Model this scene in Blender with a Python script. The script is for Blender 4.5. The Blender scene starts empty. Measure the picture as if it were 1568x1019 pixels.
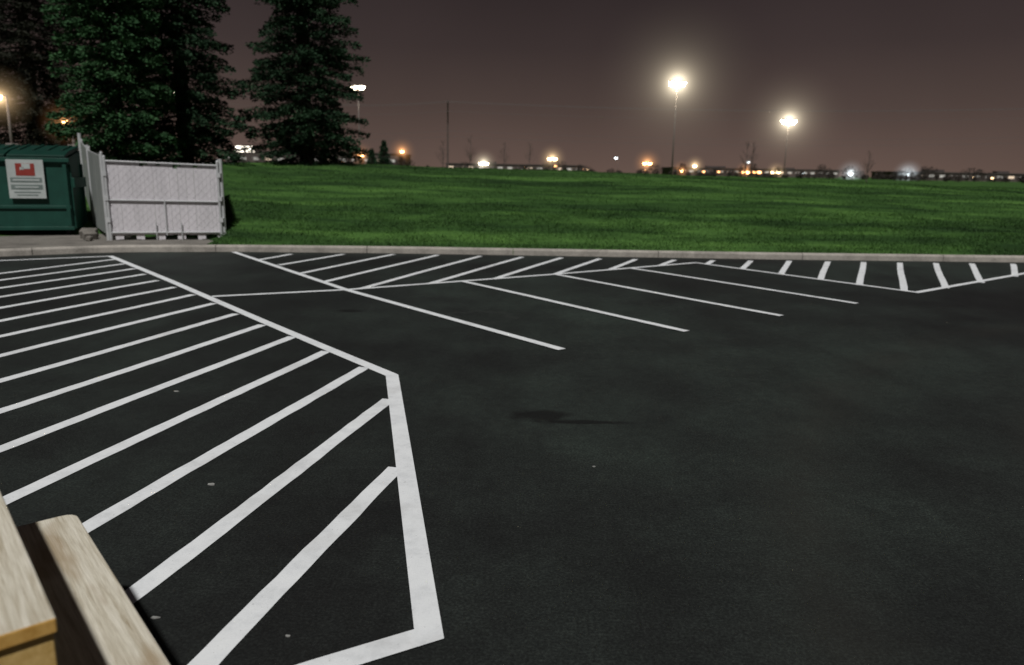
import bpy, math, random
import numpy as np
from mathutils import Vector, Matrix
random.seed(7); rng=np.random.default_rng(7)
sc=bpy.context.scene; COL=sc.collection
sc.view_settings.view_transform='Standard'; sc.view_settings.look='None'; sc.view_settings.exposure=0

# ------------------------------------------------------------------ helpers
class B:
    def __init__(s): s.v=[]; s.f=[]; s.m=[]
    def add(s,vs,fs,mi=0):
        o=len(s.v); s.v+= [tuple(v) for v in vs]; s.f+=[tuple(i+o for i in f) for f in fs]; s.m+=[mi]*len(fs)
    def box(s,c,size,rot=None,mi=0,ends=None):
        hx,hy,hz=[a/2 for a in size]
        vs=[Vector((x,y,z)) for x in(-hx,hx) for y in(-hy,hy) for z in(-hz,hz)]
        if rot is not None: vs=[rot@v for v in vs]
        c=Vector(c); vs=[v+c for v in vs]
        fs=[(0,1,3,2),(4,6,7,5),(0,4,5,1),(2,3,7,6),(0,2,6,4),(1,5,7,3)]
        s.add(vs,fs,mi)
        if ends is not None: s.m[-6]=ends; s.m[-5]=ends
    def beam(s,p1,p2,w,t,mi=0,up=Vector((0,0,1)),ends=None):
        p1=Vector(p1);p2=Vector(p2);d=p2-p1;L=d.length;x=d.normalized()
        y=up.cross(x)
        if y.length<1e-4:y=Vector((0,1,0))
        y.normalize();z=x.cross(y)
        R=Matrix((x,y,z)).transposed()
        s.box((p1+p2)/2,(L,w,t),R,mi,ends)
    def tube(s,p1,p2,r1,r2=None,n=8,mi=0):
        if r2 is None:r2=r1
        p1=Vector(p1);p2=Vector(p2);x=(p2-p1).normalized()
        a=x.orthogonal().normalized();b=x.cross(a);vs=[]
        for p,r in((p1,r1),(p2,r2)):
            for i in range(n):
                t=2*math.pi*i/n;vs.append(p+a*math.cos(t)*r+b*math.sin(t)*r)
        fs=[(i,(i+1)%n,n+(i+1)%n,n+i) for i in range(n)]
        fs+=[tuple(range(n))[::-1],tuple(range(n,2*n))]
        s.add(vs,fs,mi)
    def obj(s,name,mats,parent=None,bevel=0,smooth=False,loc=None):
        me=bpy.data.meshes.new(name);me.from_pydata(s.v,[],s.f)
        for m in mats:me.materials.append(m)
        me.polygons.foreach_set('material_index',s.m)
        if smooth: me.polygons.foreach_set('use_smooth',[True]*len(s.f))
        me.update();o=bpy.data.objects.new(name,me);COL.objects.link(o)
        if parent:o.parent=parent
        if loc:o.location=loc
        if bevel:
            md=o.modifiers.new('bevel','BEVEL');md.width=bevel;md.segments=2;md.limit_method='ANGLE'
        return o
def empty(name,loc=(0,0,0),rz=0):
    e=bpy.data.objects.new(name,None);e.location=loc;e.rotation_euler=(0,0,rz);COL.objects.link(e);return e
def fastmesh(name,V,F,mat,parent=None):
    V=np.asarray(V,dtype=np.float32);F=np.asarray(F,dtype=np.int32);k=F.shape[1]
    me=bpy.data.meshes.new(name);me.vertices.add(len(V));me.vertices.foreach_set('co',V.ravel())
    me.loops.add(F.size);me.loops.foreach_set('vertex_index',F.ravel())
    me.polygons.add(len(F));me.polygons.foreach_set('loop_start',np.arange(0,F.size,k,dtype=np.int32))
    me.polygons.foreach_set('loop_total',np.full(len(F),k,dtype=np.int32))
    me.update(calc_edges=True);me.validate();me.materials.append(mat)
    o=bpy.data.objects.new(name,me);COL.objects.link(o)
    if parent:o.parent=parent
    return o

# ------------------------------------------------------------------ materials
class M:
    def __init__(s,name,rough=.8,spec=.3,metal=0):
        s.m=bpy.data.materials.new(name);s.m.use_nodes=True;s.t=s.m.node_tree
        s.b=s.t.nodes['Principled BSDF'];s.b.inputs['Roughness'].default_value=rough
        s.b.inputs['Specular IOR Level'].default_value=spec;s.b.inputs['Metallic'].default_value=metal
        s.co=s.t.nodes.new('ShaderNodeTexCoord')
    def n(s,typ,**k):
        x=s.t.nodes.new(typ)
        for a,b in k.items(): setattr(x,a,b)
        return x
    def lk(s,a,b): s.t.links.new(a,b)
    def noise(s,scale,detail=4,rough=.6,stretch=None,coord='Object',dist=0):
        x=s.n('ShaderNodeTexNoise');x.inputs['Scale'].default_value=scale;x.inputs['Detail'].default_value=detail
        x.inputs['Roughness'].default_value=rough;x.inputs['Distortion'].default_value=dist
        src=s.co.outputs[coord]
        if stretch:
            mp=s.n('ShaderNodeMapping');mp.inputs['Scale'].default_value=stretch;s.lk(src,mp.inputs[0]);src=mp.outputs[0]
        s.lk(src,x.inputs['Vector']);return x.outputs['Fac']
    def ramp(s,fac,stops):
        r=s.n('ShaderNodeValToRGB');e=r.color_ramp.elements
        while len(e)<len(stops):e.new(.5)
        for i,(p,c) in enumerate(stops):
            e[i].position=p;e[i].color=(*c,1) if len(c)==3 else c
        s.lk(fac,r.inputs[0]);return r.outputs['Color']
    def mix(s,fac,a,b,bt='MIX'):
        x=s.n('ShaderNodeMix',data_type='RGBA',blend_type=bt)
        for i,v in((0,fac),(6,a),(7,b)):
            if isinstance(v,(int,float)):x.inputs[i].default_value=v
            elif isinstance(v,tuple):x.inputs[i].default_value=(*v,1)
            else:s.lk(v,x.inputs[i])
        return x.outputs[2]
    def math(s,op,a,b=0.,c=None):
        x=s.n('ShaderNodeMath',operation=op)
        for i,v in enumerate((a,b,c)):
            if v is None:continue
            if isinstance(v,(int,float)):x.inputs[i].default_value=v
            else:s.lk(v,x.inputs[i])
        return x.outputs[0]
    def color(s,c):
        if isinstance(c,tuple):s.b.inputs['Base Color'].default_value=(*c,1)
        else:s.lk(c,s.b.inputs['Base Color'])
    def bump(s,fac,strength=.3,dist=.02):
        x=s.n('ShaderNodeBump');x.inputs['Strength'].default_value=strength;x.inputs['Distance'].default_value=dist
        s.lk(fac,x.inputs['Height']);s.lk(x.outputs[0],s.b.inputs['Normal'])

def m_asphalt():
    a=M('asphalt',.72,.30)
    big=a.noise(.16,5,.62);med=a.noise(1.3,6,.7);fine=a.noise(75,3,.8);tyre=a.noise(.5,4,.6,(1.0,.18,1),dist=1.5)
    c=a.ramp(big,[(.36,(.0062,.0064,.0066)),(.48,(.0115,.0140,.0130)),(.64,(.0190,.0255,.0220))])
    c=a.mix(a.ramp(med,[(.35,(0,0,0)),(.75,(.9,.9,.9))]),c,a.mix(1.,c,(1.6,1.65,1.6),'MULTIPLY'))
    c=a.mix(a.ramp(tyre,[(.45,(0,0,0)),(.7,(.6,.6,.6))]),c,(.0062,.0063,.0064))
    g=a.ramp(fine,[(.30,(.35,.35,.35)),(.5,(1,1,1)),(.72,(2.4,2.4,2.3))])
    c=a.mix(1.,c,g,'MULTIPLY')
    mid=a.noise(14,4,.75)
    c=a.mix(1.,c,a.ramp(mid,[(.3,(.74,.74,.74)),(.5,(1,1,1)),(.72,(1.35,1.35,1.33))]),'MULTIPLY')
    vo=a.n('ShaderNodeTexVoronoi');vo.inputs['Scale'].default_value=24;a.lk(a.co.outputs['Object'],vo.inputs['Vector'])
    sp=a.ramp(vo.outputs['Distance'],[(.035,(1,1,1)),(.07,(0,0,0))])
    msk=a.ramp(a.noise(3.1,3),[(.56,(0,0,0)),(.68,(.5,.5,.5))])
    c=a.mix(a.mix(1.,sp,msk,'MULTIPLY'),c,(.05,.055,.05))
    sx=a.n('ShaderNodeSeparateXYZ');a.lk(a.co.outputs['Object'],sx.inputs[0]);wob=a.noise(5,4)
    def ell(x0,y0,rx,ry,wk=1.6):
        u=a.math('DIVIDE',a.math('SUBTRACT',sx.outputs[0],x0),rx);v=a.math('DIVIDE',a.math('SUBTRACT',sx.outputs[1],y0),ry)
        r=a.math('SQRT',a.math('ADD',a.math('MULTIPLY',u,u),a.math('MULTIPLY',v,v)))
        return a.math('ADD',r,a.math('MULTIPLY',a.math('SUBTRACT',wob,.5),wk))
    for (x0,y0,rx,ry) in((.22,5.1,.24,.16),(.55,4.98,.35,.05),(-2.0,9.0,.2,.12)):
        c=a.mix(a.ramp(ell(x0,y0,rx,ry),[(.55,(.85,.85,.85)),(1.,(0,0,0))]),c,(.0035,.0035,.0035))
    r=ell(-.36,8.75,.42,.42)
    c=a.mix(a.ramp(r,[(.65,(0,0,0)),(.85,(.4,.4,.4)),(1.05,(0,0,0))]),c,(.035,.038,.035))
    r=ell(9.5,1.0,10,10,.035)
    tr=a.ramp(r,[(.50,(0,0,0)),(.53,(1,1,1)),(.56,(0,0,0)),(.66,(0,0,0)),(.69,(1,1,1)),(.73,(0,0,0)),(.80,(.0,.0,.0)),(.84,(.7,.7,.7)),(.88,(0,0,0))])
    c=a.mix(a.mix(1.,tr,a.ramp(a.noise(.9,4),[(.4,(.15,.15,.15)),(.65,(.6,.6,.6))]),'MULTIPLY'),c,(.025,.024,.020))
    a.color(c);a.bump(fine,.45,.007);return a.m
def m_paint():
    a=M('white_road_paint',.6,.3)
    c=a.ramp(a.noise(6,6,.75),[(.25,(.62,.64,.66)),(.5,(.78,.80,.82)),(.8,(.86,.88,.89))])
    w=a.ramp(a.noise(55,3,.75),[(.24,(.8,.8,.8)),(.36,(0,0,0))])
    c=a.mix(w,c,(.25,.26,.26))
    w2=a.ramp(a.noise(1.3,5,.7),[(.28,(.6,.6,.6)),(.48,(0,0,0))])
    c=a.mix(w2,c,(.5,.5,.5))
    a.color(c);a.bump(a.noise(120,2),.3,.003);return a.m
def grass_color(a):
    s1=a.noise(.6,4,.6,(.22,1.6,1));s2=a.noise(1.6,4,.7,(.45,1.6,1));s3=a.noise(14,3,.7)
    c=a.ramp(s1,[(.36,(.023,.056,.017)),(.5,(.044,.104,.026)),(.62,(.080,.175,.042))])
    c=a.mix(1.,c,a.ramp(s2,[(.3,(.6,.6,.6)),(.5,(1,1,1)),(.70,(1.45,1.38,1.25))]),'MULTIPLY')
    c=a.mix(1.,c,a.ramp(s3,[(.3,(.75,.75,.75)),(.7,(1.25,1.25,1.2))]),'MULTIPLY')
    return c
def m_ground():
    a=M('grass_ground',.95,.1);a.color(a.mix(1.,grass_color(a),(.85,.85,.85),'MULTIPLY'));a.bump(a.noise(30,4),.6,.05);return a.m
def m_blade():
    a=M('grass_blades',.7,.2);a.color(grass_color(a));return a.m
def m_concrete(name,base):
    a=M(name,.9,.2);c=a.ramp(a.noise(2.2,6,.7),[(.3,tuple(x*.6 for x in base)),(.55,base),(.8,tuple(x*1.25 for x in base))])
    c=a.mix(1.,c,a.ramp(a.noise(45,3,.8),[(.3,(.7,.7,.7)),(.7,(1.2,1.2,1.2))]),'MULTIPLY')
    a.color(c);a.bump(a.noise(60,3),.3,.01);return a.m
def m_simple(name,c1,c2,scale=3,rough=.7,spec=.3,metal=0,stretch=None):
    a=M(name,rough,spec,metal);a.color(a.ramp(a.noise(scale,5,.7,stretch),[(.3,c1),(.7,c2)]));return a.m
def m_emit(name,col,st):
    m=bpy.data.materials.new(name);m.use_nodes=True;t=m.node_tree;b=t.nodes['Principled BSDF']
    b.inputs['Base Color'].default_value=(.8,.8,.8,1);b.inputs['Emission Color'].default_value=(*col,1);b.inputs['Emission Strength'].default_value=st
    try:m.cycles.emission_sampling='NONE'
    except Exception:pass
    return m
def m_wood():
    a=M('weathered_pine_board',.75,.25)
    g=a.noise(7,6,.65,(.35,7,7),dist=.9);f=a.noise(60,3,.7,(.12,6,6));k=a.noise(2.4,2,.5,(1,3,3))
    c=a.ramp(g,[(.3,(.42,.36,.26)),(.5,(.66,.62,.52)),(.72,(.78,.74,.65))])
    c=a.mix(1.,c,a.ramp(f,[(.3,(.72,.69,.64)),(.6,(1.05,1.05,1.05))]),'MULTIPLY')
    c=a.mix(a.ramp(k,[(.60,(0,0,0)),(.70,(.65,.65,.65))]),c,(.34,.25,.15))
    a.color(c);a.bump(f,.4,.005);return a.m
ASPH=m_asphalt();PAINT=m_paint();GROUND=m_ground();BLADE=m_blade()
KERB=m_concrete('concrete_kerb',(.42,.39,.35));SLAB=m_concrete('concrete_slab',(.20,.185,.165))
GALV=m_simple('galvanised_steel',(.42,.43,.44),(.55,.56,.57),8,.5,.5)
SLAT=m_simple('white_privacy_slat',(.60,.58,.61),(.74,.71,.75),1.6,.6,.3,stretch=(2,2,.5))
SLATG=m_simple('grey_privacy_slat',(.20,.22,.21),(.33,.35,.34),2.,.6,.3,stretch=(6,6,.6))
DGREEN=m_simple('green_painted_steel',(.005,.045,.032),(.009,.068,.048),3,.55,.4)
DARKLID=m_simple('dark_green_lid',(.004,.03,.022),(.008,.045,.032),3,.5,.3)
WOOD=m_wood();ENDG=m_simple('fresh_cut_end_grain',(.50,.27,.06),(.70,.43,.13),30,.7,.2)
YWOOD=m_simple('yellow_pine_brace',(.52,.33,.10),(.72,.50,.20),14,.7,.2,stretch=(.3,4,4))
BARK=m_simple('spruce_bark',(.02,.015,.012),(.05,.04,.03),12,.9)
BARK2=m_simple('sapling_bark',(.08,.062,.056),(.12,.095,.088),12,.9)
POLE=m_simple('steel_pole',(.16,.135,.125),(.22,.19,.175),3,.6,.2);UPOLE=m_simple('timber_pole',(.10,.078,.07),(.13,.10,.092),3,.9)  # pole colours kept close to the hazy sky so far poles fade
WIRE=m_simple('power_cable',(.13,.11,.11),(.16,.14,.14),1,.6)
BLACKBOX=m_simple('black_metal',(.01,.01,.01),(.03,.03,.03),3,.6)

# ------------------------------------------------------------------ terrain
KP=[(-3000,-1500),(-60,-17),(-14,11.2),(-9.4,13.75),(-7.95,14.75),(-5.64,15.22),(-2.5,15.45),(1.54,15.5),(5.6,15.55),(10.8,15.8),(25,16.6),(60,19),(3000,300)]
kx=np.array([p[0] for p in KP],float);ky=np.array([p[1] for p in KP],float)
def yk(x):
    xs=np.asarray(x,float);o=np.array([-.5,-.25,0,.25,.5])
    return sum(np.interp(xs+d,kx,ky) for d in o)/5
def sst(a,b,x):
    t=np.clip((x-a)/(b-a),0,1);return t*t*(3-2*t)
def hgt(x,d):
    x=np.asarray(x,float);d=np.asarray(d,float)
    yy=np.maximum(yk(np.clip(x,-60,60))+d,1.)
    w=np.maximum((1-sst(-6.6,-6.3,x))*(1-sst(16.6,17.6,yy)),1-sst(-.50,-.41,x/yy));de=d-.12-w*3.3
    Hc=np.interp(x,[-12,-4,3,10,19,40],[1.84,1.8,1.68,1.58,1.34,1.1])
    t=np.clip(de/12.5,0,1.6)
    prof=np.where(t<1,1-(1-np.clip(t,0,1))**1.55,1.)
    z=.10+(Hc-.10)*prof
    z=z-sst(14,40,de)*(Hc-.85)
    z=z+np.where(de>.4,.02*np.sin(x*.7+d*.5)+.012*np.sin(x*1.9-d*1.1),0)*np.clip(de-.4,0,1)*(de<30)
    return np.where(d<.1,-.06,z)
def axis(lo,hi,step,far,g=1.35):
    c=list(np.arange(lo,hi,step));a=hi;s=step
    while a<far:c.append(a);s*=g;a+=s
    c.append(far);a=lo;s=step;l=[]
    while a>-far:s*=g;a-=s;l.append(max(a,-far))
    return np.array(sorted(set(l))+c)
xs=axis(-22,32,.3,2600)
ds=np.array([-2500,-900,-300,-80,-20,-5,.02,.098,.104,.3]+list(np.arange(.6,34,.3))+[36,40,45,55,70,100,150,220,350,600,1000,1800,2800])
X,D=np.meshgrid(xs,ds);Y=yk(np.clip(X,-60,60))+D
Z=hgt(X,D)
V=np.stack([X,Y,Z],-1).reshape(-1,3);nx=len(xs);ny=len(ds)
i,j=np.meshgrid(np.arange(nx-1),np.arange(ny-1));a=(j*nx+i).ravel()
F=np.stack([a,a+1,a+nx+1,a+nx],-1)
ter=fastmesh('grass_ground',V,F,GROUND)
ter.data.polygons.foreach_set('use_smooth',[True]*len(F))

# asphalt sheet up to the kerb
lx=np.concatenate([np.array([-60,-40,-25,-18]),np.arange(-14,26,.5),np.array([30,40,60])])
vs=[];fs=[]
for k,x in enumerate(lx):
    y=float(yk(x)); vs+= [(x,-60,0),(x,y+.03,0)]
    if k: fs.append((2*k-2,2*k,2*k+1,2*k-1))
b=B();b.add(vs,fs);b.obj('asphalt_parking_lot',[ASPH])

# kerb with joints
b=B();path=[(x,float(yk(x))) for x in np.arange(-24,45,.25)]
prof=[(0,-.02),(.0,.095),(.012,.12),(.03,.13),(.15,.13),(.15,-.02)]
seg=[]
def flush(seg):
    if len(seg)<2:return
    vs=[];fs=[];n=len(prof)
    for (p,nrm) in seg:
        for (o,z) in prof: vs.append((p[0]+nrm[0]*o,p[1]+nrm[1]*o,z))
    for q in range(len(seg)-1):
        for r in range(n-1):
            fs.append((q*n+r,(q+1)*n+r,(q+1)*n+r+1,q*n+r+1))
    fs.append(tuple(range(n)));fs.append(tuple((len(seg)-1)*n+r for r in range(n))[::-1])
    b.add(vs,fs)
for k in range(len(path)-1):
    p,q=Vector(path[k]),Vector(path[k+1]);t=(q-p).normalized();nr=Vector((-t.y,t.x))
    seg.append((p,nr))
    if k%12==11:
        seg.append((q-t*.012,nr));flush(seg);seg=[]
b.obj('concrete_kerb',[KERB])

# slab of bin enclosure (behind the kerb)
b=B();vs=[];fs=[];sx=list(np.arange(-16,-6.2,.5))+[-6.25]
for k,x in enumerate(sx):
    y=float(yk(x))+.17; back=max(18.3 if x<-8.5 else 16.7,y+1)
    vs+=[(x,y,.128),(x,back,.128),(x,y,0),(x,back,0)]
    if k:
        o=4*k;fs+=[(o-4,o,o+1,o-3),(o-4,o-2,o+2,o),(o-3,o+1,o+3,o-1)]
o=4*(len(sx)-1);fs+=[(o,o+2,o+3,o+1),(0,1,3,2)]
b.add(vs,fs);b.obj('concrete_slab_pavement',[SLAB])

# ------------------------------------------------------------------ painted markings
def strip(b,p,q,w,z,ext=0):
    p=Vector(p);q=Vector(q);d=q-p;Ln=d.length;t=d/Ln;n=Vector((-t.y,t.x));k=max(2,int(Ln/.12))
    vs=[];ph=random.random()*9
    for i in range(k+1):
        c=p+t*(Ln*i/k)+n*(.007*math.sin(ph+i*.17)+random.uniform(-.001,.001))
        wa=w/2+random.uniform(-.003,.003);wb=w/2+random.uniform(-.003,.003)
        a=c+n*wa;e=c-n*wb;vs+=[(a.x,a.y,z),(e.x,e.y,z)]
    b.add(vs,[(2*i,2*i+1,2*i+3,2*i+2) for i in range(k)])
def polyline(b,pts,w,z):
    pts=[Vector(p) for p in pts];L=[];R=[]
    for i,p in enumerate(pts):
        if i==0:t=(pts[1]-p).normalized();n=Vector((-t.y,t.x));m=n*w/2
        elif i==len(pts)-1:t=(p-pts[i-1]).normalized();n=Vector((-t.y,t.x));m=n*w/2
        else:
            n1=(p-pts[i-1]).normalized();n2=(pts[i+1]-p).normalized();n1=Vector((-n1.y,n1.x));n2=Vector((-n2.y,n2.x))
            m=(n1+n2).normalized();m=m*(w/2/m.dot(n1))
        L.append(p+m);R.append(p-m)
    vs=[]
    for l,r in zip(L,R):vs+=[(l.x,l.y,z),(r.x,r.y,z)]
    b.add(vs,[(2*i,2*i+1,2*i+3,2*i+2) for i in range(len(pts)-1)])
b=B()
re=[(-.66,4.10),(-.91,5.42),(-1.29,6.34),(-1.76,6.90),(-2.25,7.50),(-2.73,8.06),(-3.24,8.66),(-3.77,9.33),(-4.29,9.95),(-4.81,10.55),(-5.33,11.16),(-5.83,11.80),(-6.3,12.42),(-6.78,13.02),(-7.25,13.62)]
for k,p in enumerate(re):
    ang=math.radians(-102.2-0.55*k); d=Vector((math.cos(ang),math.sin(ang)))
    P=Vector(p)
    t=(P.y-2.51-.6*(P.x+.29))/(-(d.y-.6*d.x))
    strip(b,P,P+d*min(t,7.5),.103,.004)
b.obj('hatch_stripes_marking',[PAINT])
b=B()
polyline(b,[(-13.9,10.15),(-9.01,13.12),(-7.56,14.05),(-5.14,11.14),(-2.83,8.29),(-1.80,7.04),(-1.0,6.08),(-.64,4.27),(-.29,2.50),(-.66,2.29),(-3.4,.62)],.105,.008)
b.obj('hatch_border_marking',[PAINT])
b=B()
U=[((-4.43,14.95),(-4.74,13.9)),((-3.42,15.1),(-4.14,13.2)),((-2.43,15.23),(-3.48,12.2)),((-1.54,15.25),(-2.87,11.3)),((-.67,15.2),(-2.2,10.7)),((.18,15.15),(-1.28,11.3)),((.97,15.15),(-.32,11.9)),((1.74,15.1),(.71,12.62)),((2.46,15.1),(1.72,13.35)),((3.24,15.1),(2.75,14.08)),
((4.03,15.15),(3.75,14.5)),((4.81,15.2),(4.25,13.85)),((5.62,15.29),(4.72,13.15)),((6.41,15.3),(5.15,12.5)),((7.14,15.3),(5.56,11.95)),((7.88,15.3),(6.0,11.42)),((8.64,15.35),(6.85,11.8)),((9.4,15.4),(7.85,12.5)),((10.29,15.45),(9.0,13.41)),((11.1,15.6),(9.9,14.15)),((11.9,15.65),(11.0,14.95))]
for p,q in U: strip(b,p,q,.105,.004)
b.obj('hatch_stripes_marking',[PAINT])
b=B()
polyline(b,[(-3.98,9.81),(-2.37,10.57),(.71,12.61),(3.57,14.66),(6.12,11.27),(9.43,13.83),(11.9,15.7)],.10,.008)
polyline(b,[(-5.62,15.08),(-2.37,10.55),(.49,7.11)],.10,.012)
b.obj('hatch_border_marking',[PAINT])
b=B()
for p,q in [((-.78,11.58),(1.92,8.08)),((.71,12.57),(3.32,9.11)),((2.14,13.6),(4.71,10.14))]: strip(b,p,q,.10,.012)
b.obj('stall_line_marking',[PAINT])

# litter
b=B()
for (x,y,s) in [(-1.62,3.82,.022),(.5,4.17,.010),(-2.57,5.53,.018),(-1.35,2.58,.014),(-.81,2.48,.010)]:
    n=6;a0=random.random()*6
    top=[(x+s*math.cos(a0+i*6.283/n)*random.uniform(.6,1.6),y+s*.6*math.sin(a0+i*6.283/n)*random.uniform(.6,1.3),.004+s*.15*random.random()) for i in range(n)]
    bot=[(p[0],p[1],.0005) for p in top]
    b.add(top+bot,[tuple(range(n))]+[(i,n+i,n+(i+1)%n,(i+1)%n) for i in range(n)])
b.obj('litter_scraps',[m_simple('pale_litter',(.12,.12,.115),(.42,.42,.40),3,.8)])

# ------------------------------------------------------------------ grass blades
N=230000
gx=rng.uniform(-8.5,22,N);gd=np.where(rng.random(N)<.45,rng.uniform(.17,4,N),rng.uniform(.17,14,N))
cl=np.sin(gx*3.1+gd*2.3)+np.sin(gx*1.3-gd*4.1)+rng.normal(0,.8,N)
gy=yk(gx)+gd
keep=(cl>-.9)&~((gx<-6.2)&(gy<16.8))&~(gx/gy<-.42);gx=gx[keep];gd=gd[keep];gy=gy[keep];N=len(gx)
gz=hgt(gx,gd)-.01
hh=rng.uniform(.03,.07,N)*np.where(gd<.6,1.2,1.);w=rng.uniform(.006,.014,N);th=rng.uniform(0,np.pi,N);ln=rng.normal(0,.03,(N,2))
P=np.stack([gx,gy,gz],-1);dx=np.stack([np.cos(th)*w,np.sin(th)*w,0*w],-1)
T=P+np.stack([ln[:,0],ln[:,1],hh],-1)
V=np.stack([P-dx,P+dx,T],1).reshape(-1,3);F=np.arange(3*N).reshape(-1,3)
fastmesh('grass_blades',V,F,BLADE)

# ------------------------------------------------------------------ spruces
def m_needles(name,dark,mid,light):
    a=M(name,.75,.12)
    c=a.ramp(a.noise(1.1,4,.6),[(.3,dark),(.5,mid),(.72,light)])
    c=a.mix(1.,c,a.ramp(a.noise(7,3,.7),[(.3,(.55,.55,.55)),(.7,(1.45,1.45,1.4))]),'MULTIPLY')
    a.color(c);return a.m
N1=m_needles('spruce_needles_green',(.019,.052,.022),(.038,.096,.040),(.062,.138,.058))
N2=m_needles('spruce_needles_dark',(.011,.026,.014),(.022,.050,.026),(.038,.078,.040))
N3=m_needles('spruce_needles_brown',(.014,.016,.012),(.025,.027,.020),(.040,.041,.030))
N4=m_needles('distant_foliage',(.034,.028,.026),(.054,.044,.040),(.075,.062,.055))  # lightened so the colour itself carries the hazy look of distance
def spruce(name,x,y,z0,H,R,mat,seed,dens=1.,sp=.30,low=.35,k=1.5):
    r=np.random.default_rng(seed);e=empty(name,(x,y,z0))
    b=B();b.tube((0,0,-.4),(0,0,H*.5),.02*H,.012*H,10);b.tube((0,0,H*.5),(0,0,H),.012*H,.01,8)
    C=[];Dm=[];S=[]
    z=low
    while z<H*.985:
        f=1-(z/H)**k
        rad=R*max(f,.03)*(.75+.25*min(1,(z+.3)/1.2))*r.uniform(.84,1.10)
        nb=int(r.integers(8,12));a0=r.uniform(0,6.28)
        for q in range(nb):
            az=a0+(q+r.uniform(-.3,.3))*2*np.pi/nb;ln=rad*r.choice([r.uniform(.5,.82),r.uniform(.85,1.15)],p=[.45,.55])
            zz=z+r.uniform(-.12,.12);up=.25*(z/H)-.02
            ca,sa=np.cos(az),np.sin(az)
            bend=lambda t:(zz+ln*(up*t-.42*t*t+.24*t**3))
            if ln>.4:
                b.tube((0,0,zz),(ca*ln*.5,sa*ln*.5,bend(.5)),.018+.008*ln,.012,4);b.tube((ca*ln*.5,sa*ln*.5,bend(.5)),(ca*ln*.97,sa*ln*.97,bend(.97)),.012,.004,3)
            n=int((60+150*ln)*dens)
            t=r.uniform(.1,1.,n)**.7
            side=r.normal(0,1,n)*(.07+.17*ln*(1-t)*.9)
            px=ca*ln*t-sa*side;py=sa*ln*t+ca*side
            pz=bend(t)-np.abs(side)*.25-r.uniform(0,.10,n)-r.random(n)**3*.18
            C.append(np.stack([px,py,pz],-1))
            aa=az+np.sign(side)*r.uniform(.2,1.1,n)
            Dm.append(np.stack([np.cos(aa),np.sin(aa),r.uniform(-.6,.45,n)],-1))
            S.append(r.uniform(.06,.14,n))
        z+=sp*r.uniform(.8,1.2)*(1-.3*z/H)
    C=np.concatenate(C);Dm=np.concatenate(Dm);S=np.concatenate(S)
    Dm/=np.linalg.norm(Dm,axis=1)[:,None]
    rv=r.normal(0,1,C.shape);sd=np.cross(Dm,rv);sd/=np.linalg.norm(sd,axis=1)[:,None]
    sd*=(S*.26)[:,None];tip=C+Dm*S[:,None];mid=C+Dm*(S*.45)[:,None]
    V=np.stack([C,mid-sd,tip,mid+sd],1).reshape(-1,3);F=np.arange(len(V)).reshape(-1,4)
    fastmesh('needles',V,F,mat,e);b.obj('trunk_and_limbs',[BARK],e)
    return e
def gz_(x,y): return float(hgt(x,y-float(yk(x))))
spruce('spruce_tree',-11.4,22.2,gz_(-11.4,22.2),12.5,1.75,N1,1,1.1)
spruce('spruce_tree',-10.75,25.2,gz_(-10.75,25.2),12.8,2.1,N2,2)
spruce('spruce_tree',-7.35,27.2,gz_(-7.35,27.2),13.0,2.3,N2,3,1.)
spruce('spruce_tree',-18.6,30,gz_(-18.6,30),14.0,3.0,N3,4,.7)
spruce('spruce_tree',-10.2,60,gz_(-10.2,60)-.1,3.1,1.0,N2,6,.5,.22,.15)
spruce('spruce_tree',-11.9,64,gz_(-11.9,64)-.1,2.6,.8,N2,8,.5,.22,.15)

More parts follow.
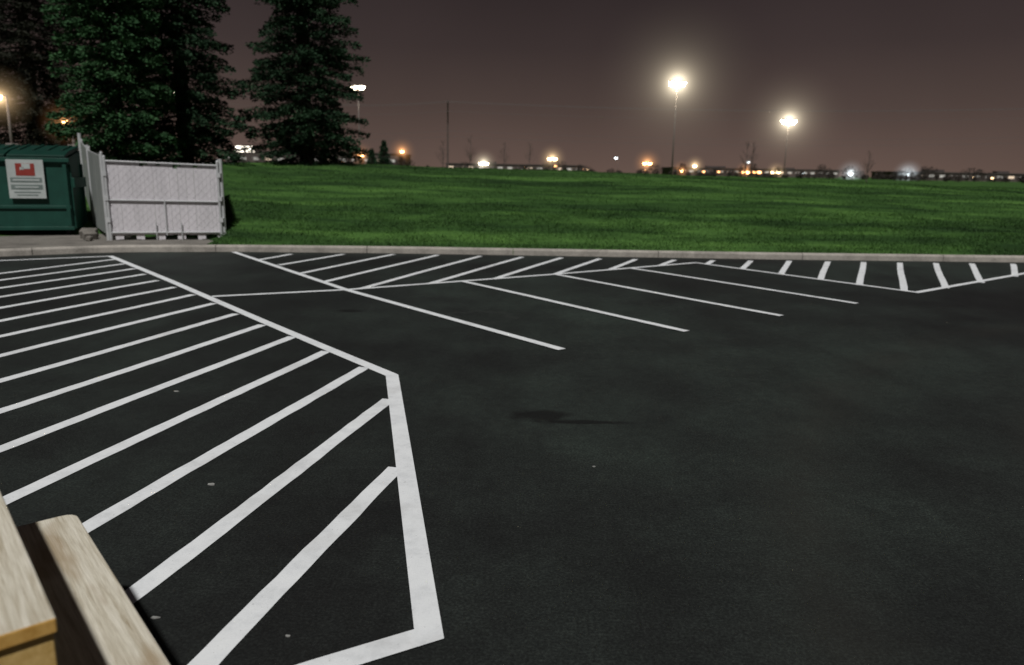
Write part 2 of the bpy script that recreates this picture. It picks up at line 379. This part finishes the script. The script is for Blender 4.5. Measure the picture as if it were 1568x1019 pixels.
# ------------------------------------------------------------------ fence / gate of the bin enclosure
def panel(par,p,q,zb0,zb1,zt0,zt1,leafs=1,legs=False,mid=True,nm='',mat=None,sw=.0775):
    p=Vector((*p,0));q=Vector((*q,0));d=q-p;Ln=d.length;t=d/Ln
    P=lambda s,z:(p.x+t.x*s,p.y+t.y*s,z)
    zb=lambda s:zb0+(zb1-zb0)*s/Ln
    zt=lambda s:zt0+(zt1-zt0)*s/Ln
    b=B();m=B()
    n=int(Ln/.08)
    for i in range(n):
        s=(i+.5)*Ln/n+random.uniform(-.001,.001);top=zt(s)-.02;bot=zb(s)+.12-(.02*random.random())
        if legs and i in(8,9,12,16,17,21): top-=random.uniform(.05,.12)
        if legs and i%5 in(1,2) : bot-=.10
        b.box(((P(s,0)[0]),(P(s,0)[1]),(bot+top)/2),(sw,.006,top-bot),Matrix.Rotation(math.atan2(t.y,t.x)+random.uniform(-.015,.015),3,'Z'))
    off=Vector((t.y,-t.x,0))*.03
    o=lambda s,z:tuple(Vector(P(s,z))+off)
    for s in [0,Ln]:
        m.tube(o(s,zb(s)),o(s,zt(s)+.04),.028,n=10)
        m.tube(o(s,zt(s)+.04),o(s,zt(s)+.07),.032,.01,n=10)
    if leafs==2: m.tube(o(Ln/2,zb(0)+.1),o(Ln/2,zb(0)+.85),.016,n=10)
    for fr in ([.0,.46,1.] if mid else [0,1.]):
        za=zb(0)+.16+(zt(0)-zb(0)-.2)*fr;ze=zb(Ln)+.16+(zt(Ln)-zb(Ln)-.2)*fr
        m.tube(o(0,za),o(Ln,ze),.017,n=8)
    w=B();step=.16;H=(zt0+zt1)/2-(zb0+zb1)/2-.16
    s=-H
    off2=Vector((t.y,-t.x,0))*.010
    while s<Ln:
        for sg in(1,-1):
            s0,s1=(s,s+H) if sg==1 else (s+H,s)
            lo,hi=0,1
            ds_=s1-s0
            for lim,keepgt in((0,True),(Ln,False)):
                tt=(lim-s0)/ds_
                if (ds_>0)==keepgt: lo=max(lo,tt)
                else: hi=min(hi,tt)
            if hi-lo>.02:
                A_=s0+ds_*lo;B_=s0+ds_*hi
                w.tube(tuple(Vector(P(A_,zb(A_)+.15+H*lo))+off2),tuple(Vector(P(B_,zb(B_)+.15+H*hi))+off2),.0014,n=3)
        s+=step
    b.obj(nm+'privacy_slats',[mat or SLAT],par);m.obj(nm+'pipe_frame',[GALV],par,smooth=False);w.obj(nm+'chain_link_wire',[mat or SLAT],par)
g=empty('enclosure_gate');panel(g,(-8.45,15.82),(-6.36,16.42),.13,.13,1.80,1.74,2,True,True,sw=.0785)
b=B()
for z in(.55,1.0,1.5):
    b.box((-6.33,16.40,z),(.09,.08,.09));b.box((-8.45,15.79,z),(.09,.08,.09))
b.tube((-6.31,16.46,.1),(-6.31,16.46,1.84),.04,n=12);b.tube((-8.52,15.84,.1),(-8.52,15.84,1.90),.04,n=12)
for s in(.9,1.4): b.tube((-8.45+2.09*s/2.17,15.77+.6*s/2.17,.13),(-8.45+2.09*s/2.17,15.77+.6*s/2.17,.5),.012,n=6)
b.obj('hinges_and_posts',[GALV],g)
g=empty('enclosure_fence');panel(g,(-8.62,15.97),(-9.9,17.85),.13,.16,1.88,2.02,1,False,True,'front_',SLATG,.06)
panel(g,(-9.93,17.9),(-11.2,19.9),.2,.5,2.04,2.24,1,False,True,'rear_',SLATG,.06)
b=B();b.tube((-11.24,19.95,.1),(-11.24,19.95,2.46),.045,n=12);b.tube((-9.91,17.87,.1),(-9.91,17.87,2.12),.035,n=12);b.obj('end_posts',[GALV],g)
g=empty('enclosure_fence');panel(g,(-6.42,16.60),(-7.4,19.1),.13,.5,1.70,1.78,1,False,True)
b=B()
for (x,y,s) in((-8.95,15.9,.16),(-9.1,16.15,.2),(-8.8,15.6,.1)):
    b.box((x,y,.13+s*.5),(s*1.6,s,s),Matrix.Rotation(random.random()*2,3,'Z')@Matrix.Rotation(.3,3,'X'))
b.obj('concrete_rubble',[SLAB],bevel=.02)

# ------------------------------------------------------------------ dumpster
def dumpster():
    e=empty('dumpster',(-9.78,16.78,.13),math.atan2(.29,.957))
    W=2.3;Dp=1.2;h0=1.66;h1=1.86
    b=B()
    prof=[(0,.12),(0,h0),(Dp,h1),(Dp,.12)]
    vs=[(-W,y,z) for y,z in prof]+[(0,y,z) for y,z in prof]
    b.add(vs,[(0,4,5,1),(1,5,6,2),(2,6,7,3),(3,7,4,0),(0,1,2,3),(7,6,5,4)])
    b.obj('body',[DGREEN],e,bevel=.015)
    b=B()
    b.box((-W/2,-.035,h0-.03),(W+.10,.07,.09));b.box((-W/2,-.03,.16),(W+.06,.06,.08));b.box((-W/2,-.02,.62),(W,.035,.07))
    for x in(-.06,-W+.06):b.box((x,-.022,.89),(.08,.04,1.37))
    for x in(.045,-W-.045):
        b.box((x,.60,1.15),(.085,1.05,.22))
    for x in(.02,-W-.02):
        for y in(.1,1.1): b.box((x,y,.85),(.045,.07,1.4))
    b.obj('ribs_and_fork_pockets',[DGREEN],e,bevel=.008)
    b=B()
    for k in range(2):
        x0=-W*k/2-.02;x1=-W*(k+1)/2+.02
        vs=[(x,y,z) for x in(x0,x1) for y,z in((-.06,h0+.02),(-.06,h0+.07),(.3,h0+.17),(Dp+.02,h1+.10),(Dp+.02,h1+.02))]
        b.add(vs,[(0,1,2,3,4),(9,8,7,6,5)]+[(i,5+i,5+(i+1)%5,(i+1)%5) for i in range(5)])
        for r in range(4):
            xx=x0+(x1-x0)*(r+.5)/4
            b.beam((xx,.32,h0+.185),(xx,Dp-.05,h1+.105),.06,.03)
    b.obj('lids',[DARKLID],e,bevel=.01)
    b=B()
    for x in(-.15,-W+.15):
        for y in(.15,Dp-.15):
            b.tube((x-.03,y,.06),(x+.03,y,.06),.06,n=14);b.box((x,y,.11),(.07,.09,.03))
    b.obj('casters',[BLACKBOX],e)
    # label: white plate, red logo patch with a pale emblem, grey lower block with lines
    b=B();cx=-.80
    b.box((cx,-.075,1.22),(.70,.006,.82),mi=0)
    b.box((cx,-.080,1.42),(.36,.005,.26),mi=1)
    b.box((cx+.02,-.084,1.49),(.16,.004,.11),mi=0);b.box((cx-.06,-.084,1.44),(.08,.004,.05),mi=0)
    b.box((cx,-.080,1.20),(.60,.005,.10),mi=2);b.box((cx,-.084,1.20),(.50,.004,.035),mi=0)
    b.box((cx,-.080,1.05),(.60,.005,.10),mi=2);b.box((cx,-.084,1.05),(.44,.004,.03),mi=0)
    for k in range(2):b.box((cx,-.080,.94-.06*k),(.50-.10*k,.005,.022),mi=2)
    b.obj('label_plate',[m_simple('label_white',(.40,.44,.43),(.50,.54,.53),4),m_simple('label_red',(.24,.03,.02),(.32,.05,.04),4),m_simple('label_grey',(.14,.18,.17),(.20,.24,.23),4)],e)
dumpster()

# ------------------------------------------------------------------ picnic table
e=empty('picnic_table',(-1.637,1.682,0),math.atan2(.758,-.652))
Lh=.625
b=B()
for i in range(5):
    y=-.355+.071+i*.142;dl=random.uniform(-.004,.004)
    b.box((dl,y,.731),(2*Lh,.136,.038),mi=0,ends=1)
b.obj('tabletop_boards',[WOOD,ENDG],e,bevel=.005)
for sgn,nm in((-1,'bench_seat_far'),(1,'bench_seat_near')):
    b=B();yc=sgn*(.358+.1225);c=.045
    out=[]
    for (x,y) in [(-Lh,-.12),(Lh,-.12),(Lh,.12),(-Lh,.12)]:
        sx_=1 if x>0 else -1;sy_=1 if y>0 else -1
        for k in range(5):
            t=k/4*math.pi/2;out.append((x-sx_*c+sx_*c*math.cos(t),y-sy_*c+sy_*c*math.sin(t)))
    out=sorted(out,key=lambda p:math.atan2(p[1]*4,p[0]))
    n=len(out);vs=[(x,y+yc,.45) for x,y in out]+[(x,y+yc,.412) for x,y in out]
    b.add(vs,[tuple(range(n)),tuple(range(n,2*n))[::-1]]+[(i,n+i,n+(i+1)%n,(i+1)%n) for i in range(n)])
    b.obj(nm,[WOOD],e,bevel=.004)
b=B()
for x in(-Lh+.035,Lh-.14):
    b.box((x,0,.666),(.045,.69,.09))
    b.box((x,0,.366),(.04,1.18,.09))
    for s in(-1,1):
        b.beam((x+.044,s*.60,0),(x+.044,s*.22,.70),.038,.09,up=Vector((1,0,0)))
b.beam((-Lh+.16,0,.38),(-.1,0,.67),.04,.07);b.beam((Lh-.2,0,.38),(.1,0,.67),.04,.07)
b.obj('a_frame_legs_and_braces',[YWOOD],e,bevel=.004)

# ------------------------------------------------------------------ street lamps, with added emissive spheres imitating bloom round the lens
def glow_sphere(name,par,loc,R,a,c0,col):  # self-lit volume fading outward, added to imitate the lamp's glow and bloom
    m=bpy.data.materials.new('lamp_glow_emission');m.use_nodes=True;t=m.node_tree;t.nodes.clear()
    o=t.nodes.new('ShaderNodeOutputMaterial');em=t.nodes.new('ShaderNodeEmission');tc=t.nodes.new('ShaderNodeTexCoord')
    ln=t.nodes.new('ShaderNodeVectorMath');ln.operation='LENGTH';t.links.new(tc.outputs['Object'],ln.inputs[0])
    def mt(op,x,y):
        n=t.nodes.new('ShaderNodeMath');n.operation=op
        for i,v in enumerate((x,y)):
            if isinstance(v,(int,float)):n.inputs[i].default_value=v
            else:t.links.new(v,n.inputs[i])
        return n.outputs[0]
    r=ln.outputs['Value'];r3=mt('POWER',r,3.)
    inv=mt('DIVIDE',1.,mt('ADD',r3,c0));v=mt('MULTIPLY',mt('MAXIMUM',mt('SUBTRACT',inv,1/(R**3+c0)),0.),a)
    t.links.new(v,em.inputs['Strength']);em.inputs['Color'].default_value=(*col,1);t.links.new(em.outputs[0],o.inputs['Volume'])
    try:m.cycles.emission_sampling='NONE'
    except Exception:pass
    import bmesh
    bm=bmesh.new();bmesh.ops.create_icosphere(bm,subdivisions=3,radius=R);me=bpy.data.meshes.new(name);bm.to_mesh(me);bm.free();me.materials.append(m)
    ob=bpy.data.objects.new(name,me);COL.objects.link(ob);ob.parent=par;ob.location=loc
EM={}
def street_lamp(x,y,z,col,st,size,glow_r=0,double=False,arm=.6,core=.5):
    key=(col,st)
    if key not in EM:EM[key]=m_emit('lamp_lens',col,st)
    g0=float(gz_(x,y)) if abs(x)<60 else .85
    e=empty('street_lamp',(x,y,g0));H=z-g0;b=B()
    b.tube((0,0,-.3),(0,0,H+.05),.075 if H>6 else .055,.045,10);b.tube((0,0,-.1),(0,0,.5),.2,.2,12)
    hd=B()
    dirs=(-1,1) if double else (-1,)
    lens=B()
    for s in dirs:
        b.tube((0,0,H),(s*arm*.5,-.05,H+.08),.035,.03,8)
        cx=s*(arm*.5+size*.4)
        n=10;top=[]
        for i in range(n):
            a=2*math.pi*i/n;top.append((cx+math.cos(a)*size*.5,-.1+math.sin(a)*size*.28))
        vs=[(px,py,H+.02) for px,py in top]+[(cx+(px-cx)*.6,-.1+(py+.1)*.6,H+.02+size*.22) for px,py in top]
        hd.add(vs,[(i,(i+1)%n,n+(i+1)%n,n+i) for i in range(n)]+[tuple(range(n,2*n))])
        vs=[(px,py,H+.018) for px,py in top]+[(cx+(px-cx)*.55,-.1+(py+.1)*.55,H-size*.40) for px,py in top]
        lens.add(vs,[(i,n+i,n+(i+1)%n,(i+1)%n) for i in range(n)]+[tuple(range(n,2*n))[::-1]])
    b.obj('pole_and_arm',[POLE],e,smooth=True);hd.obj('lamp_housing',[POLE],e,smooth=True);lens.obj('lamp_lens',[EM[key]],e,smooth=True)
    if glow_r:
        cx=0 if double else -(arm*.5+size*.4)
        glow_sphere('lamp_glow_sphere',e,(cx,-.1,H-.05),glow_r,core*core*.5,core**3*.35,col)
WW=(1.,.86,.62);OR=(1.,.44,.16);CW=(.85,.95,1.);WA=(1.,.68,.36)
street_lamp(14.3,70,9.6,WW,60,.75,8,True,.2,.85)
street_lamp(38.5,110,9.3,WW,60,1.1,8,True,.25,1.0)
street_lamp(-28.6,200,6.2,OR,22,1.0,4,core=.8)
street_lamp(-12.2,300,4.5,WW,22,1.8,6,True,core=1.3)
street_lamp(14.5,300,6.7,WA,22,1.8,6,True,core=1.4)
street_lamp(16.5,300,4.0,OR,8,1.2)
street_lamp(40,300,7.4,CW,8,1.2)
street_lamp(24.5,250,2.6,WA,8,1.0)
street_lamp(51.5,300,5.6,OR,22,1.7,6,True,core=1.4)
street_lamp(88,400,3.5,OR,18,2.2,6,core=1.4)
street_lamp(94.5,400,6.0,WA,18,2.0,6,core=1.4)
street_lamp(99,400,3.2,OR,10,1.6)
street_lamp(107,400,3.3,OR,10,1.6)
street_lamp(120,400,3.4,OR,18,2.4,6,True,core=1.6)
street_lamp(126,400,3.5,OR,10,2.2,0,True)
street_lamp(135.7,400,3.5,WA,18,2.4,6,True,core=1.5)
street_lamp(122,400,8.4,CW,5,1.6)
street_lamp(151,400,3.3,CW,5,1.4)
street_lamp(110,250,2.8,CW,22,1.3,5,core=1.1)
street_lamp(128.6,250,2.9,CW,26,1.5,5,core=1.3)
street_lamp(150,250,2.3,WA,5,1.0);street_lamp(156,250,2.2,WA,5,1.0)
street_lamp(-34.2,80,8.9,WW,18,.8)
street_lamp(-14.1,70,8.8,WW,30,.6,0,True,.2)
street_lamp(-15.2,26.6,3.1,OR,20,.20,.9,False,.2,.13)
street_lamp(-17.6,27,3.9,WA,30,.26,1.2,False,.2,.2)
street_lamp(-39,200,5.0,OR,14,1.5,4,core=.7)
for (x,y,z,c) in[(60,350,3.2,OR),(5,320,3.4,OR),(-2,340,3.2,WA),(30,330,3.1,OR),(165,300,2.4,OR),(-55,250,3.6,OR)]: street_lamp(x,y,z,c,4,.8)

e=empty('illuminated_sign',(-42,120,.8))
b=B();b.box((0,0,3.5),(3.2,.4,1.1),mi=0);b.box((0,-.21,3.5),(3.0,.02,.9),mi=1)
b.obj('sign_box',[BLACKBOX,m_emit('sign_face',(1,.9,.75),3.5)],e)
b=B();b.tube((-1.2,0,-.5),(-1.2,0,3),.1);b.tube((1.2,0,-.5),(1.2,0,3),.1);b.obj('sign_posts',[POLE],e)

WALL=m_simple('warehouse_cladding',(.085,.068,.063),(.13,.105,.097),.3,.8);ROOF=m_simple('warehouse_roof',(.07,.057,.054),(.09,.075,.07),.3,.8)
WLIT=m_emit('lit_window',(1,.6,.3),.5);WDIM=m_emit('dim_window',(1,.55,.35),.05)
def warehouse(x,y,w,d,h,n):
    e=empty('warehouse_building',(x,y,.6));b=B();b.box((0,0,h/2),(w,d,h));b.obj('walls',[WALL],e)
    b=B();b.box((0,0,h+.2),(w+.6,d+.6,.4));b.box((-w*.2,0,h+.9),(w*.12,3,1.0));b.box((w*.25,1,h+.8),(w*.08,3,.8));b.obj('roof',[ROOF],e)
    b=B()
    for i in range(n):
        xx=-w/2+(i+.5)*w/n
        b.box((xx,-d/2-.03,h*.62),(w/n*.5,.05,.9),mi=random.choice([0,1,1,1,1,1]))
        if i%3==1:b.box((xx,-d/2-.06,1.6),(w/n*.4,.05,2.8),mi=2)
    b.obj('windows_and_doors',[WLIT,WDIM,ROOF],e)
warehouse(0,350,60,30,3.6,14);warehouse(130,430,90,30,4.2,22);warehouse(-70,280,60,30,6,14);warehouse(175,300,60,25,3.0,14)

def treeline():
    r=np.random.default_rng(5);C=[];S=[]
    for k in range(260):
        tx=r.uniform(-110,260);ty=r.uniform(180,260)*(1 if tx<120 else 1.1);h=r.choice([r.uniform(1.0,2.2),r.uniform(2.4,4.4)],p=[.8,.2]);wd=h*r.uniform(.3,.8)
        n=int(110*h);q=r.normal(0,1,(n,3));q/=np.linalg.norm(q,axis=1)[:,None];q*=r.uniform(.2,1,(n,1))**.5
        C.append(np.stack([tx+q[:,0]*wd,ty+q[:,1]*wd,.9+h*.5+q[:,2]*h*.5],-1));S.append(r.uniform(.12,.32,n))
    C=np.concatenate(C);S=np.concatenate(S);n=len(C)
    a=r.normal(0,1,(n,3));a/=np.linalg.norm(a,axis=1)[:,None];b_=np.cross(a,r.normal(0,1,(n,3)));b_/=np.linalg.norm(b_,axis=1)[:,None]
    V=np.stack([C-a*S[:,None],C+b_*S[:,None]*.7,C+a*S[:,None]],1).reshape(-1,3)
    fastmesh('distant_trees',V,np.arange(len(V)).reshape(-1,3),N4)
treeline()

def sapling(x,y,h,seed):
    r=random.Random(seed);e=empty('bare_sapling_tree',(x,y,gz_(x,y)-.1));b=B()
    b.tube((0,0,0),(0,0,h*.6),.05,.03,6);b.tube((0,0,h*.6),(0.05,0,h),.03,.008,5)
    for i in range(26):
        z=h*r.uniform(.35,.95);a=r.random()*6.28;l=(h-z)*.4+.2;p=(0,0,z);q=(math.cos(a)*l*.5,math.sin(a)*l*.5,z+l*.7)
        b.tube(p,q,.012,.005,4)
        for j in range(3):
            t=r.uniform(.3,.9);s=tuple(p[m_]+(q[m_]-p[m_])*t for m_ in range(3));a2=a+r.uniform(-1,1);l2=l*.35
            b.tube(s,(s[0]+math.cos(a2)*l2,s[1]+math.sin(a2)*l2,s[2]+l2),.006,.003,3)
    b.obj('trunk_and_branches',[BARK2],e)
for k,(x,y,h) in enumerate([(-7,75,4.5),(-4.5,78,5.2),(-1,72,4.2),(1.5,80,4.6),(21,70,4.6),(24,78,5),(33,72,4)]): sapling(x,y,h*.85,k)

UP=[(-45,118,12),(-9.6,110,10.5),(92,112,12)]
for (x,y,h) in UP:
    e=empty('utility_pole',(x,y,.8));b=B();b.tube((0,0,-.5),(0,0,h),.13,.09,10);b.obj('pole',[UPOLE],e)
    b=B();b.box((0,-.15,h-.5),(.12,2.2,.12));b.box((0,-.15,h-1.7),(.12,1.8,.12))
    for yy in(-1.1,-.15,.8):b.tube((0,yy,h-.44),(0,yy,h-.25),.05,.03,8)
    b.obj('crossarms_and_insulators',[UPOLE],e)
b=B()
for k in range(len(UP)-1):
    (x0,y0,h0),(x1,y1,h1)=UP[k],UP[k+1]
    for (dy,dz) in((-1.1,-.25),(-.15,-.25),(.8,-.25),(-.9,-1.6),(0,-4.2),(0,-5.)):
        pr=None
        for i in range(17):
            t=i/16;p=(x0+(x1-x0)*t,y0+(y1-y0)*t+dy,.8+h0+(h1-h0)*t+dz-4*1.1*t*(1-t))
            if pr:b.tube(pr,p,.02,n=4)
            pr=p
b.obj('power_lines',[WIRE])

# ------------------------------------------------------------------ world (light-polluted night sky)
w=bpy.data.worlds.new('World');sc.world=w;w.use_nodes=True;t=w.node_tree;bg=t.nodes['Background']
tc=t.nodes.new('ShaderNodeTexCoord');sp=t.nodes.new('ShaderNodeSeparateXYZ');t.links.new(tc.outputs['Generated'],sp.inputs[0])
rp=t.nodes.new('ShaderNodeValToRGB');e=rp.color_ramp.elements
st=[(0.,(.130,.086,.070)),(.03,(.112,.075,.063)),(.08,(.078,.054,.047)),(.15,(.047,.0335,.032)),(.25,(.0255,.0188,.020)),(.45,(.013,.010,.0125)),(1.,(.008,.007,.009))]
while len(e)<len(st):e.new(.5)
for i,(p,c) in enumerate(st):e[i].position=p;e[i].color=(*c,1)
t.links.new(sp.outputs[2],rp.inputs[0])
nz=t.nodes.new('ShaderNodeTexNoise');nz.inputs['Scale'].default_value=2.2;nz.inputs['Detail'].default_value=3;t.links.new(tc.outputs['Generated'],nz.inputs['Vector'])
mr=t.nodes.new('ShaderNodeMapRange');mr.inputs[1].default_value=.3;mr.inputs[2].default_value=.7;mr.inputs[3].default_value=.85;mr.inputs[4].default_value=1.15;t.links.new(nz.outputs['Fac'],mr.inputs[0])
sky=t.nodes.new('ShaderNodeTexSky');sky.sky_type='NISHITA';sky.sun_disc=False;sky.sun_elevation=math.radians(58);sky.sun_rotation=math.radians(183)
vm=t.nodes.new('ShaderNodeVectorMath');vm.operation='SCALE';t.links.new(rp.outputs[0],vm.inputs[0]);t.links.new(mr.outputs[0],vm.inputs['Scale'])
v2=t.nodes.new('ShaderNodeVectorMath');v2.operation='SCALE';t.links.new(sky.outputs[0],v2.inputs[0]);v2.inputs['Scale'].default_value=.0001
v3=t.nodes.new('ShaderNodeVectorMath');v3.operation='ADD';t.links.new(vm.outputs[0],v3.inputs[0]);t.links.new(v2.outputs[0],v3.inputs[1])
t.links.new(v3.outputs[0],bg.inputs['Color']);bg.inputs['Strength'].default_value=1.
sd=bpy.data.lights.new('sun','SUN');sd.energy=2.85;sd.angle=math.radians(2.5);sd.color=(1,.985,.955)
so=bpy.data.objects.new('sun',sd);COL.objects.link(so)
el=math.radians(58);dv=Vector((-.05*math.cos(el),-math.cos(el),math.sin(el)));so.rotation_euler=dv.to_track_quat('Z','Y').to_euler()

# ------------------------------------------------------------------ camera
cd=bpy.data.cameras.new('camera');cd.sensor_width=36;cd.lens=36*1150/1568;cd.clip_end=6000;cd.clip_start=.05
cd.dof.use_dof=True;cd.dof.focus_distance=4.0;cd.dof.aperture_fstop=2.0
co=bpy.data.objects.new('camera',cd);COL.objects.link(co);sc.camera=co
p=math.atan((509.5-262)/1150.)
R=Matrix.Rotation(math.radians(90)-p,3,'X')@Matrix.Rotation(math.radians(1.0),3,'Z')
co.matrix_world=Matrix.Translation((0,0,1.7))@R.to_4x4()
